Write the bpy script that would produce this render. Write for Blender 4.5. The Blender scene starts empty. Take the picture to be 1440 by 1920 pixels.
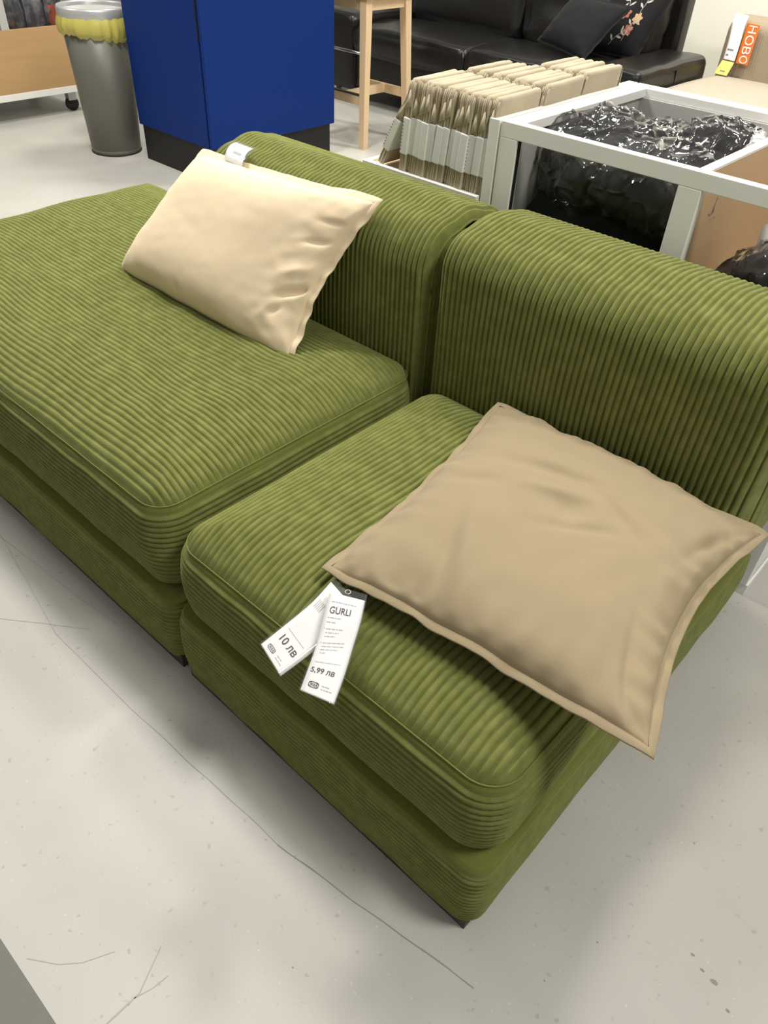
import bpy, math, random
from mathutils import Vector, Matrix, noise
random.seed(7)
S = bpy.context.scene
COL = S.collection

# ---------------------------------------------------------------- camera
YAW, PITCH, ROLL, H, FPX = math.radians(-40.446), math.radians(40.766), math.radians(3.243), 1.23, 1414.7
fw = Vector((math.sin(YAW)*math.cos(PITCH), math.cos(YAW)*math.cos(PITCH), -math.sin(PITCH)))
rt0 = Vector((math.cos(YAW), -math.sin(YAW), 0))
up0 = rt0.cross(fw)
rt = rt0*math.cos(ROLL) + up0*math.sin(ROLL)
up = -rt0*math.sin(ROLL) + up0*math.cos(ROLL)
cd = bpy.data.cameras.new('camera'); cam = bpy.data.objects.new('camera', cd); COL.objects.link(cam)
m = Matrix((rt, up, -fw)).transposed().to_4x4(); m.translation = Vector((0, 0, H)); cam.matrix_world = m
cd.sensor_fit = 'VERTICAL'; cd.sensor_height = 24.0; cd.lens = FPX/1920*24.0; cd.clip_start = 0.02
S.camera = cam

# ---------------------------------------------------------------- light
S.view_settings.view_transform = 'Standard'; S.view_settings.look = 'None'
S.view_settings.gamma = 1.0; S.view_settings.use_curve_mapping = False
S.view_settings.exposure = 0.0
w = bpy.data.worlds.new('hall_light'); S.world = w; w.use_nodes = True
w.node_tree.nodes['Background'].inputs[0].default_value = (1.0, 0.97, 0.92, 1)
w.node_tree.nodes['Background'].inputs[1].default_value = 0.31

def area(name, loc, target, size, power, color=(1, 0.96, 0.89)):
    l = bpy.data.lights.new(name, 'AREA'); l.shape = 'DISK'; l.size = size; l.energy = power; l.color = color
    o = bpy.data.objects.new(name, l); COL.objects.link(o); o.location = loc
    o.rotation_euler = (Vector(target)-Vector(loc)).to_track_quat('-Z', 'Y').to_euler()
    return o
area('ceiling_spot', (-2.5, 1.35, 3.0), (-1.8, 1.15, 0.3), 0.55, 84)
area('ceiling_spot', (-0.8, 2.3, 3.0), (-0.7, 1.4, 0.4), 0.40, 34)
area('ceiling_spot', (-3.6, 3.3, 3.1), (-3.4, 3.0, 0.0), 0.7, 60)
area('ceiling_spot', (-0.6, 0.7, 3.1), (-0.6, 0.35, 0.0), 0.8, 5)
area('ceiling_spot', (1.0, 1.0, 3.0), (0.3, 0.6, 0.0), 0.7, 52)
area('ceiling_spot', (-1.2, 4.2, 3.0), (-1.4, 5.1, 0.7), 0.5, 100)
area('ceiling_spot', (-5.2, 0.6, 3.1), (-4.4, 1.6, 0.2), 0.6, 30)

# ---------------------------------------------------------------- materials
def mat(name, base, rough=0.6, spec=0.3, metal=0.0, sheen=0.0, sheen_tint=None, bump=None, var=None, alpha=None, coat=0.0):
    """bump=(scale, strength, dist)  var=(scale, colour2, lo, hi)"""
    M = bpy.data.materials.new(name); M.use_nodes = True
    nt = M.node_tree; b = nt.nodes['Principled BSDF']
    b.inputs['Base Color'].default_value = (*base, 1); b.inputs['Roughness'].default_value = rough
    b.inputs['Specular IOR Level'].default_value = spec; b.inputs['Metallic'].default_value = metal
    b.inputs['Coat Weight'].default_value = coat
    if sheen:
        b.inputs['Sheen Weight'].default_value = sheen; b.inputs['Sheen Roughness'].default_value = 0.45
        b.inputs['Sheen Tint'].default_value = (*(sheen_tint or base), 1)
    tc = nt.nodes.new('ShaderNodeTexCoord')
    if var:
        n = nt.nodes.new('ShaderNodeTexNoise'); n.inputs['Scale'].default_value = var[0]; n.inputs['Detail'].default_value = 5
        r = nt.nodes.new('ShaderNodeMapRange'); r.inputs[1].default_value = var[2]; r.inputs[2].default_value = var[3]
        x = nt.nodes.new('ShaderNodeMix'); x.data_type = 'RGBA'
        x.inputs[6].default_value = (*base, 1); x.inputs[7].default_value = (*var[1], 1)
        nt.links.new(tc.outputs['Object'], n.inputs['Vector']); nt.links.new(n.outputs['Fac'], r.inputs[0])
        nt.links.new(r.outputs[0], x.inputs[0]); nt.links.new(x.outputs[2], b.inputs['Base Color'])
    if bump:
        n = nt.nodes.new('ShaderNodeTexNoise'); n.inputs['Scale'].default_value = bump[0]; n.inputs['Detail'].default_value = 4
        bp = nt.nodes.new('ShaderNodeBump'); bp.inputs['Strength'].default_value = bump[1]; bp.inputs['Distance'].default_value = bump[2]
        nt.links.new(tc.outputs['Object'], n.inputs['Vector']); nt.links.new(n.outputs['Fac'], bp.inputs['Height'])
        nt.links.new(bp.outputs[0], b.inputs['Normal'])
    return M

GREEN = mat('green_corduroy', (0.148, 0.162, 0.046), 0.95, 0.06, sheen=0.22, sheen_tint=(0.75, 0.78, 0.45),
            bump=(900, 0.5, 0.0012), var=(38, (0.190, 0.205, 0.062), 0.40, 0.68))
GREENP = mat('green_piping', (0.150, 0.165, 0.040), 0.95, 0.06, sheen=0.3, sheen_tint=(0.75, 0.78, 0.45), bump=(900, 0.5, 0.001))
BEIGE = mat('beige_cotton', (0.30, 0.242, 0.150), 0.9, 0.1, sheen=0.15, sheen_tint=(1, .9, .75), bump=(1500, 0.25, 0.0006))
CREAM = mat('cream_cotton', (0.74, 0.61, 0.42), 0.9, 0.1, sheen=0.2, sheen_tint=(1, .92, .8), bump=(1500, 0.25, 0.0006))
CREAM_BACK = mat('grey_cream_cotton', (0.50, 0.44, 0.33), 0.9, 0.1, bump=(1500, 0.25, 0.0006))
COVER = mat('folded_beige_cotton', (0.44, 0.38, 0.27), 0.9, 0.1, bump=(700, 0.3, 0.0006), var=(12, (0.49, 0.43, 0.31), .4, .65))
PAPER = mat('white_paper', (0.80, 0.80, 0.80), 0.6, 0.3)
INK = mat('dark_ink', (0.04, 0.04, 0.045), 0.7)
INKG = mat('grey_ink', (0.42, 0.42, 0.43), 0.7)
INKM = mat('mid_grey_ink', (0.18, 0.18, 0.19), 0.7)
DARKBASE = mat('dark_plastic_base', (0.055, 0.05, 0.045), 0.6)
WHITE = mat('white_lacquer', (0.86, 0.86, 0.82), 0.35, 0.4)
GREYP = mat('pale_grey_panel', (0.46, 0.45, 0.43), 0.5, 0.3)
BLUE = mat('blue_laminate', (0.004, 0.024, 0.150), 0.5, 0.12)
BLUED = mat('dark_gap', (0.001, 0.003, 0.014), 0.7)
BLACKP = mat('black_plinth', (0.010, 0.009, 0.009), 0.5, 0.3)
BINM = mat('grey_metal_bin', (0.125, 0.122, 0.100), 0.45, 0.5, metal=0.15)
RIM = mat('silver_rim', (0.50, 0.51, 0.50), 0.35, 0.5, metal=0.4)
LEATHER = mat('black_leather', (0.007, 0.0065, 0.006), 0.33, 0.4, bump=(160, 0.35, 0.002))
BLKFAB = mat('black_fabric', (0.017, 0.017, 0.018), 0.95, 0.1, sheen=0.1, sheen_tint=(.5, .5, .5), bump=(800, 0.4, 0.001))
BLKFAB2 = mat('charcoal_fabric', (0.015, 0.015, 0.016), 0.9, 0.05, bump=(500, 0.4, 0.001))
LINEN = mat('beige_linen', (0.38, 0.335, 0.265), 0.95, 0.1, bump=(600, 0.5, 0.001), var=(220, (0.43, 0.385, 0.31), .45, .6))
LINENC = mat('beige_corduroy', (0.32, 0.26, 0.185), 0.95, 0.1, bump=(600, 0.5, 0.001))
METAL = mat('brushed_metal', (0.5, 0.5, 0.5), 0.3, 0.5, metal=0.9)
RUBBER = mat('black_rubber', (0.02, 0.02, 0.02), 0.6)
ORANGE = mat('orange_card', (0.72, 0.16, 0.02), 0.55)
YELLOW = mat('yellow_card', (0.80, 0.72, 0.18), 0.55)
WALLM = mat('wall_paint', (0.82, 0.80, 0.70), 0.8, 0.2, bump=(90, 0.1, 0.001))

def wood(name, c1, c2, scale=(1, 14, 14), rough=0.45):
    M = bpy.data.materials.new(name); M.use_nodes = True; nt = M.node_tree; b = nt.nodes['Principled BSDF']
    tc = nt.nodes.new('ShaderNodeTexCoord'); mp = nt.nodes.new('ShaderNodeMapping'); mp.inputs['Scale'].default_value = scale
    n = nt.nodes.new('ShaderNodeTexNoise'); n.inputs['Scale'].default_value = 4; n.inputs['Detail'].default_value = 6; n.inputs['Distortion'].default_value = 0.6
    x = nt.nodes.new('ShaderNodeMix'); x.data_type = 'RGBA'; x.inputs[6].default_value = (*c1, 1); x.inputs[7].default_value = (*c2, 1)
    nt.links.new(tc.outputs['Object'], mp.inputs[0]); nt.links.new(mp.outputs[0], n.inputs['Vector'])
    nt.links.new(n.outputs['Fac'], x.inputs[0]); nt.links.new(x.outputs[2], b.inputs['Base Color'])
    b.inputs['Roughness'].default_value = rough
    return M
PINE = wood('pale_wood', (0.60, 0.43, 0.25), (0.70, 0.53, 0.34), (14, 14, 1.2))
BEECH = wood('beech_veneer', (0.43, 0.26, 0.115), (0.50, 0.32, 0.155), (10, 1.0, 10))
BEECH2 = wood('light_beech_veneer', (0.54, 0.34, 0.18), (0.60, 0.40, 0.23), (10, 1.0, 10))

def film(name, gloss=0.30, tint=(1, 1, 1), crinkle=28, strength=0.9, milk=0.05):
    M = bpy.data.materials.new(name); M.use_nodes = True; nt = M.node_tree
    for n in list(nt.nodes):
        if n.type != 'OUTPUT_MATERIAL': nt.nodes.remove(n)
    out = [n for n in nt.nodes if n.type == 'OUTPUT_MATERIAL'][0]
    tr = nt.nodes.new('ShaderNodeBsdfTransparent'); tr.inputs[0].default_value = (*tint, 1)
    gl = nt.nodes.new('ShaderNodeBsdfGlossy'); gl.inputs['Roughness'].default_value = 0.09
    df = nt.nodes.new('ShaderNodeBsdfDiffuse'); df.inputs[0].default_value = (0.8, 0.8, 0.8, 1)
    fr = nt.nodes.new('ShaderNodeFresnel'); fr.inputs['IOR'].default_value = 1.45
    mr = nt.nodes.new('ShaderNodeMath'); mr.operation = 'MULTIPLY'; mr.inputs[1].default_value = gloss
    nt.links.new(fr.outputs[0], mr.inputs[0])
    m1 = nt.nodes.new('ShaderNodeMixShader'); m2 = nt.nodes.new('ShaderNodeMixShader'); m2.inputs[0].default_value = milk
    nt.links.new(mr.outputs[0], m1.inputs[0]); nt.links.new(tr.outputs[0], m1.inputs[1]); nt.links.new(gl.outputs[0], m1.inputs[2])
    nt.links.new(m1.outputs[0], m2.inputs[1]); nt.links.new(df.outputs[0], m2.inputs[2]); nt.links.new(m2.outputs[0], out.inputs[0])
    if crinkle:
        tc = nt.nodes.new('ShaderNodeTexCoord'); n = nt.nodes.new('ShaderNodeTexNoise'); n.inputs['Scale'].default_value = crinkle
        n.inputs['Detail'].default_value = 3; n.inputs['Distortion'].default_value = 1.5
        try: n.noise_type = 'RIDGED_MULTIFRACTAL'
        except Exception: pass
        bp = nt.nodes.new('ShaderNodeBump'); bp.inputs['Strength'].default_value = strength; bp.inputs['Distance'].default_value = 0.008
        nt.links.new(tc.outputs['Object'], n.inputs['Vector']); nt.links.new(n.outputs['Fac'], bp.inputs['Height'])
        nt.links.new(bp.outputs[0], gl.inputs['Normal']); nt.links.new(bp.outputs[0], fr.inputs['Normal'])
    return M
FILM = film('crinkled_clear_plastic', 1.2, crinkle=4, strength=0.9, milk=0.03)
FILM2 = film('clear_plastic', 0.10, crinkle=5, strength=0.9, milk=0.001)
SLEEVE = film('clear_tag_sleeve', 0.22, crinkle=0, milk=0.03)
GLASS = film('clear_pane', 0.12, (0.93, 0.94, 0.93), crinkle=0, milk=0.0)
BAGM = bpy.data.materials.new('yellow_bin_bag'); BAGM.use_nodes = True
_b = BAGM.node_tree.nodes['Principled BSDF']; _b.inputs['Base Color'].default_value = (0.56, 0.50, 0.11, 1); _b.inputs['Roughness'].default_value = 0.35
_b.inputs['Alpha'].default_value = 0.9

def floor_mat(name, c1, c2, speck, rough):
    M = bpy.data.materials.new(name); M.use_nodes = True; nt = M.node_tree; b = nt.nodes['Principled BSDF']
    tc = nt.nodes.new('ShaderNodeTexCoord')
    def nz(scale, lo, hi, detail=3):
        n = nt.nodes.new('ShaderNodeTexNoise'); n.inputs['Scale'].default_value = scale; n.inputs['Detail'].default_value = detail
        r = nt.nodes.new('ShaderNodeMapRange'); r.inputs[1].default_value = lo; r.inputs[2].default_value = hi
        nt.links.new(tc.outputs['Object'], n.inputs['Vector']); nt.links.new(n.outputs['Fac'], r.inputs[0]); return r.outputs[0]
    def mix(fac, a, bcol):
        x = nt.nodes.new('ShaderNodeMix'); x.data_type = 'RGBA'
        nt.links.new(fac, x.inputs[0])
        if isinstance(a, tuple): x.inputs[6].default_value = (*a, 1)
        else: nt.links.new(a, x.inputs[6])
        x.inputs[7].default_value = (*bcol, 1); return x.outputs[2]
    a = mix(nz(5, .35, .7), c1, c2)
    a = mix(nz(70, .66, .74, 2), a, speck)
    a = mix(nz(160, .69, .76, 2), a, tuple(min(1, v*1.25) for v in c1))
    nt.links.new(a, b.inputs['Base Color'])
    b.inputs['Roughness'].default_value = rough; b.inputs['Specular IOR Level'].default_value = 0.4
    return M
FLOORM = floor_mat('pale_vinyl', (0.475, 0.465, 0.425), (0.51, 0.50, 0.46), (0.39, 0.38, 0.34), 0.42)
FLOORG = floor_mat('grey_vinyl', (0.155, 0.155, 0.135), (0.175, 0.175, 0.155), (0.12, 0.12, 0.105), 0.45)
SCUFF = mat('scuff', (0.28, 0.27, 0.24), 0.6)
SCUFFL = mat('faint_scuff', (0.385, 0.375, 0.34), 0.5)

# ---------------------------------------------------------------- helpers
def mesh_obj(name, verts, faces, material, parent=None, smooth=True):
    me = bpy.data.meshes.new(name); me.from_pydata([tuple(v) for v in verts], [], faces); me.update()
    if smooth: me.polygons.foreach_set('use_smooth', [True]*len(me.polygons))
    me.materials.append(material)
    o = bpy.data.objects.new(name, me); COL.objects.link(o)
    if parent: o.parent = parent; o.matrix_parent_inverse = Matrix.Translation(-Vector(parent_world(parent)))
    return o
def parent_world(p):
    v = Vector(p.location)
    q = p.parent
    return v
def thing(name, label, cat, loc=(0, 0, 0), group=None):
    o = bpy.data.objects.new(name, None); COL.objects.link(o); o.location = loc; o.empty_display_size = 0.05
    o['label'] = label; o['category'] = cat
    if group: o['group'] = group
    return o
def tag(o, label, cat, group=None):
    o['label'] = label; o['category'] = cat
    if group: o['group'] = group
def struct(o): o['kind'] = 'structure'; return o

class MB:
    """collects pieces into one mesh"""
    def __init__(s): s.v = []; s.f = []
    def add(s, V, F):
        k = len(s.v); s.v += [Vector(v) for v in V]; s.f += [tuple(i+k for i in f) for f in F]; return s
    def box(s, x0, x1, y0, y1, z0, z1, bev=0.0):
        if bev <= 0:
            V = [(x, y, z) for x in (x0, x1) for y in (y0, y1) for z in (z0, z1)]
            F = [(0, 1, 3, 2), (4, 6, 7, 5), (0, 4, 5, 1), (2, 3, 7, 6), (0, 2, 6, 4), (1, 5, 7, 3)]
            return s.add(V, F)
        V, F = rbox_data((x1-x0), (y1-y0), (z1-z0), bev, 2, 0)
        c = Vector(((x0+x1)/2, (y0+y1)/2, (z0+z1)/2))
        return s.add([v+c for v in V], F)
    def tube(s, pts, r, n=10, closed=False):
        pts = [Vector(p) for p in pts]; N = len(pts); V = []; F = []
        for i, p in enumerate(pts):
            a = pts[i-1] if (i > 0 or closed) else p; b = pts[(i+1) % N] if (i < N-1 or closed) else p
            t = (b-a).normalized(); u = t.cross(Vector((0, 0, 1)))
            if u.length < 1e-3: u = t.cross(Vector((0, 1, 0)))
            u.normalize(); w_ = t.cross(u)
            rr = r[i] if isinstance(r, (list, tuple)) else r
            for k in range(n):
                an = 2*math.pi*k/n; V.append(p+u*math.cos(an)*rr+w_*math.sin(an)*rr)
        M_ = N if closed else N-1
        for i in range(M_):
            j = (i+1) % N
            for k in range(n):
                F.append((i*n+k, i*n+(k+1) % n, j*n+(k+1) % n, j*n+k))
        if not closed: F.append(tuple(range(n-1, -1, -1))); F.append(tuple((N-1)*n+k for k in range(n)))
        return s.add(V, F)
    def lathe(s, prof, cx, cy, n=48, caps=True):
        V = []; F = []
        for r, z in prof:
            for k in range(n):
                a = 2*math.pi*k/n; V.append((cx+r*math.cos(a), cy+r*math.sin(a), z))
        for i in range(len(prof)-1):
            for k in range(n):
                F.append((i*n+k, i*n+(k+1) % n, (i+1)*n+(k+1) % n, (i+1)*n+k))
        if caps: F.append(tuple(range(n-1, -1, -1)))
        return s.add(V, F)
    def beam(s, a, b, wa, wb=None, up_=(0, 0, 1)):
        """square tapered beam from a to b; wa=(w,d)"""
        a = Vector(a); b = Vector(b); wb = wb or wa
        V = []
        for p, ww in ((a, wa), (b, wb)):
            for sx, sy in ((-1, -1), (1, -1), (1, 1), (-1, 1)):
                V.append(p+Vector((sx*ww[0]/2, sy*ww[1]/2, 0)))
        return s.add(V, [(3, 2, 1, 0), (4, 5, 6, 7), (0, 1, 5, 4), (1, 2, 6, 5), (2, 3, 7, 6), (3, 0, 4, 7)])
    def build(s, name, material, parent=None, smooth=False):
        return mesh_obj(name, s.v, s.f, material, parent, smooth)

def rbox_data(sx, sy, sz, r, n=4, crown=0.0, nz=0.0, dens=0):
    """rounded box centred at origin. crown = outward bulge of each face"""
    V = []; F = []; idx = {}
    half = Vector((sx/2, sy/2, sz/2)); r = min(r, min(half)*0.98); inner = half-Vector((r, r, r))
    def cuts(h, hi):
        pts = [-h+ (r)*(1-math.cos(math.pi/2*i/n)) if False else -h+r*i/n for i in range(n+1)]
        k = dens if dens else (1 if crown == 0 else 8)
        mid = [-hi+2*hi*i/k for i in range(1, k)]
        return pts+mid+[-p for p in reversed(pts)]
    cx, cy, cz = cuts(half.x, inner.x), cuts(half.y, inner.y), cuts(half.z, inner.z)
    def vert(x, y, z):
        key = (round(x, 6), round(y, 6), round(z, 6))
        if key in idx: return idx[key]
        p = Vector((x, y, z)); q = Vector((max(-inner.x, min(inner.x, x)), max(-inner.y, min(inner.y, y)), max(-inner.z, min(inner.z, z))))
        d = p-q
        o = q + (d.normalized()*r if d.length > 1e-9 else d)
        if crown:
            u = [o[i]/half[i] for i in range(3)]
            nrm = d.normalized() if d.length > 1e-9 else Vector((0, 0, 0))
            b = crown*(1-u[0]**2 if abs(nrm.x) < .6 else 1)*(1-u[1]**2 if abs(nrm.y) < .6 else 1)*(1-u[2]**2 if abs(nrm.z) < .6 else 1)
            o = o+nrm*b
        idx[key] = len(V); V.append(o); return idx[key]
    def face(A, B, fn, flip):
        for i in range(len(A)-1):
            for j in range(len(B)-1):
                f = [vert(*fn(A[i], B[j])), vert(*fn(A[i+1], B[j])), vert(*fn(A[i+1], B[j+1])), vert(*fn(A[i], B[j+1]))]
                if flip: f.reverse()
                F.append(tuple(f))
    face(cx, cy, lambda a, b: (a, b, half.z), False); face(cx, cy, lambda a, b: (a, b, -half.z), True)
    face(cx, cz, lambda a, b: (a, -half.y, b), False); face(cx, cz, lambda a, b: (a, half.y, b), True)
    face(cy, cz, lambda a, b: (half.x, a, b), False); face(cy, cz, lambda a, b: (-half.x, a, b), True)
    return V, F
def rbox(name, c, s, r, material, parent=None, crown=0.0, n=4, rot=None, wob=0.0, dens=0):
    V, F = rbox_data(*s, r, n, crown, dens=dens)
    c = Vector(c)
    if wob: V = [v+Vector(noise.noise_vector((v+c)*9))*wob for v in V]
    if rot: V = [rot @ v for v in V]
    return mesh_obj(name, [v+c for v in V], F, material, parent)

def smooth(x): x = max(0.0, min(1.0, x)); return x*x*(3-2*x)
def rib(s_, p, A):
    f = s_/p-math.floor(s_/p); t = abs(2*f-1)          # 0 crest, 1 groove
    return A*(1-t**2.8)

# ---------------------------------------------------------------- corduroy pieces
PITCH_R = 0.0127
def cord_top(name, rows, axis, zs, crown, wdt, material, parent, outline, nlen, A=0.0060, sag=None, p=PITCH_R, sub=10):
    """rows: (t0,t1) range perpendicular to ribs. outline(t)->(a,b) extent along ribs; sdf by outline.d(x,y)"""
    t0, t1 = rows; nt_ = int(round((t1-t0)/p*sub)); V = []; F = []
    for i in range(nt_+1):
        t = t0+(t1-t0)*i/nt_
        a, b = outline.ext(t)
        for j in range(nlen+1):
            q = 0.5-0.5*math.cos(math.pi*j/nlen); q = 0.55*q+0.45*j/nlen
            l = a+(b-a)*q
            x, y = (t, l) if axis == 'y' else (l, t)
            d = max(0.0, outline.dist(x, y))
            k = min(d/wdt, 1.0); h = crown*(1-(1-k)**2.2)**0.72
            wobt = t + 0.0020*math.sin(l*9.0+t*5)+0.0012*math.sin(l*23+t*31)
            rr = rib(wobt-t0, p, A)*smooth(d/0.010)
            z = zs-.003+h+(sag(x, y) if sag else 0)*smooth(d/0.08)+rr
            V.append((x, y, z))
    n = nlen+1
    for i in range(nt_):
        for j in range(nlen):
            f = (i*n+j, (i+1)*n+j, (i+1)*n+j+1, i*n+j+1)
            F.append(f if axis == 'y' else f[::-1])
    return mesh_obj(name, V, F, material, parent)

class RRect:
    def __init__(s, x0, x1, y0, y1, r, axis): s.x0, s.x1, s.y0, s.y1, s.r, s.axis = x0, x1, y0, y1, r, axis
    def dist(s, x, y):
        cx, cy = (s.x0+s.x1)/2, (s.y0+s.y1)/2; hx, hy = (s.x1-s.x0)/2-s.r, (s.y1-s.y0)/2-s.r
        qx, qy = abs(x-cx)-hx, abs(y-cy)-hy
        return -(math.hypot(max(qx, 0), max(qy, 0))+min(max(qx, qy), 0)-s.r)
    def ext(s, t):
        if s.axis == 'y': lo, hi, a, b = s.x0, s.x1, s.y0, s.y1
        else: lo, hi, a, b = s.y0, s.y1, s.x0, s.x1
        e = min(t-lo, hi-t)
        c = s.r-math.sqrt(max(0, s.r**2-(s.r-max(e, 0))**2)) if e < s.r else 0
        return a+c, b-c
    def loop(s, inset, step=0.02):
        r = max(s.r-inset, 0.004); x0, x1, y0, y1 = s.x0+inset, s.x1-inset, s.y0+inset, s.y1-inset
        pts = []
        def arc(cx, cy, a0):
            for k in range(9):
                a = a0+math.pi/2*k/8; pts.append(((cx+r*math.cos(a)), (cy+r*math.sin(a)), math.cos(a), math.sin(a)))
        def seg(ax, ay, bx, by, nx, ny, n_):
            for k in range(1, n_): pts.append((ax+(bx-ax)*k/n_, ay+(by-ay)*k/n_, nx, ny))
        nx_ = int((s.x1-s.x0)/step); ny_ = int((s.y1-s.y0)/step)
        arc(x0+r, y0+r, math.pi); seg(x0+r, y0, x1-r, y0, 0, -1, nx_)
        arc(x1-r, y0+r, -math.pi/2); seg(x1, y0+r, x1, y1-r, 1, 0, ny_)
        arc(x1-r, y1-r, 0); seg(x1-r, y1, x0+r, y1, 0, 1, nx_)
        arc(x0+r, y1-r, math.pi/2); seg(x0, y1-r, x0, y0+r, -1, 0, ny_)
        return pts

def L_outline(pts_out, ext, dist):
    o = type('L', (), {})(); o.ext = ext; o.dist = dist; return o

def cord_band(name, rr, prof, material, parent, A=0.0046, p=0.0115, ribs=True, zadd=None, step=0.02):
    """prof: list of (outset,z) bottom to top; ribs run round the outline"""
    dens = []
    tot = 0
    for (o0, z0), (o1, z1) in zip(prof[:-1], prof[1:]):
        L = math.hypot(o1-o0, z1-z0); n = max(1, int(L/p*8)); 
        for k in range(n):
            t = k/n; dens.append((o0+(o1-o0)*t, z0+(z1-z0)*t, tot+L*t, (z1-z0)/L, -(o1-o0)/L))
        tot += L
    dens.append((*prof[-1], tot, dens[-1][3], dens[-1][4]))
    V = []; F = []; m_ = None
    for (o, z, s_, no, nz_) in dens:
        loop = rr.loop(-o if False else -o, step)
        m_ = len(loop)
        for (x, y, nx, ny) in loop:
            wz = 0.0016*math.sin(x*7+y*11)+0.0009*math.sin(x*29-y*17)
            e = min(1.0, s_/0.012)*min(1.0, (tot-s_)/0.008)
            d = rib(s_+wz, p, A)*e if ribs else 0
            puck = 0.0022*noise.noise(Vector((x*14, y*14, z*10)))
            zz = z+(zadd(x, y, s_/tot) if zadd else 0)
            V.append((x+nx*(d*no+puck), y+ny*(d*no+puck), zz+d*nz_))
    R = len(dens)
    for i in range(R-1):
        for k in range(m_):
            F.append((i*m_+k, i*m_+(k+1) % m_, (i+1)*m_+(k+1) % m_, (i+1)*m_+k))
    return mesh_obj(name, V, F, material, parent)

def bulge_prof(z0, z1, b, o0=0.0, o1=0.0, n=14):
    return [(o0+(o1-o0)*t+b*math.sin(math.pi*t)**0.8, z0+(z1-z0)*t) for t in [i/n for i in range(n+1)]]

def backrest(parent, x0, x1, y0, y1, z0, z1, R, material, matp, p=PITCH_R, A=0.0074, rad=0.058, sub=10, npr=84, end_panels=True):
    def prof(e, n=npr):
        ya, yb, zt = y0+e, y1-e, z1-e; r = max(rad-e*0.4, 0.02); pts = []
        LV = zt-r-z0; LA = r*math.pi/2; LH = (yb-ya)-2*r; T = 2*LV+2*LA+LH
        for i in range(n+1):
            s_ = T*i/n
            if s_ < LV: pts.append((ya, z0+s_, -1, 0))
            elif s_ < LV+LA:
                a = (s_-LV)/r; pts.append((ya+r-r*math.cos(a), zt-r+r*math.sin(a), -math.cos(a), math.sin(a)))
            elif s_ < LV+LA+LH: pts.append((ya+r+(s_-LV-LA), zt+0.012*math.sin(math.pi*(s_-LV-LA)/LH), 0, 1))
            elif s_ < LV+2*LA+LH:
                a = (s_-LV-LA-LH)/r; pts.append((yb-r+r*math.sin(a), zt-r+r*math.cos(a), math.sin(a), math.cos(a)))
            else: pts.append((yb, zt-r-(s_-LV-2*LA-LH), 1, 0))
        return pts
    n = int(round((x1-x0)/p*sub)); V = []; F = []
    for i in range(n+1):
        x = x0+(x1-x0)*i/n; ed = min(x-x0, x1-x); e = R-math.sqrt(max(0, R*R-(R-min(ed, R))**2))
        for j, (y, z, ny, nz_) in enumerate(prof(e)):
            wob = x+0.0015*math.sin(z*14+y*9+x*6)
            d = rib(wob-x0, p, A)*smooth(ed/0.010)
            b = 0.012*math.sin(math.pi*(x-x0)/(x1-x0))*(0.6 if nz_ > .5 else 1)*math.sin(math.pi*min(1, (z-z0)/(z1-z0)*0.85+0.1))
            V.append((x, y+ny*(d+b), z+nz_*(d+b*0.6)))
    m_ = npr+1
    for i in range(n):
        for j in range(npr):
            F.append((i*m_+j, (i+1)*m_+j, (i+1)*m_+j+1, i*m_+j+1))
    o = mesh_obj('backrest', V, F, material, parent)
    # gusset panels at the two ends, vertical ribs, and a piped seam round each
    for sx, xe in ((-1, x0), (1, x1)):
        P = prof(R)
        V = []; F = []; ny_ = int((y1-y0-2*R)/p*6); nz2 = 14
        for i in range(ny_+1):
            y = y0+R+(y1-y0-2*R)*i/ny_
            rd = max(rad-R*0.4, 0.02); e = min(y-(y0+R), (y1-R)-y); zt = z1-R
            if e < rd: zt -= rd-math.sqrt(max(0, rd*rd-(rd-e)**2))
            for j in range(nz2+1):
                z = z0+(zt-z0)*j/nz2
                edge = min(1, e/0.02)*min(1, (zt-z)/0.02)
                V.append((xe+sx*(rib(y, p, 0.002)*edge+0.006*edge), y, z))
        for i in range(ny_):
            for j in range(nz2):
                k = nz2+1; f = (i*k+j, (i+1)*k+j, (i+1)*k+j+1, i*k+j+1)
                F.append(f if sx > 0 else f[::-1])
        sp_ = mesh_obj('side_panel', V, F, material, parent)
        MB().tube([(xe+sx*0.001, y, z) for (y, z, a, b) in P[::2]], 0.0026, 8).build('piping', matp, sp_, True)
    return o
def o_parent(o, parent): return parent

# ================================================================ STRUCTURE
def slab(name, x0, x1, y0, y1, z0, z1, material): return struct(MB().box(x0, x1, y0, y1, z0, z1).build(name, material))
FLOOR = slab('floor', -9, 3, -0.03, 6.0, -0.05, 0, FLOORM)
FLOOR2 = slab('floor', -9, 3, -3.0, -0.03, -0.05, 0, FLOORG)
slab('wall_back', -9, 3, 5.45, 5.55, 0, 3.2, WALLM)
BB = slab('baseboard_back', -9, 3, 5.435, 5.45, 0, 0.07, WHITE)

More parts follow.
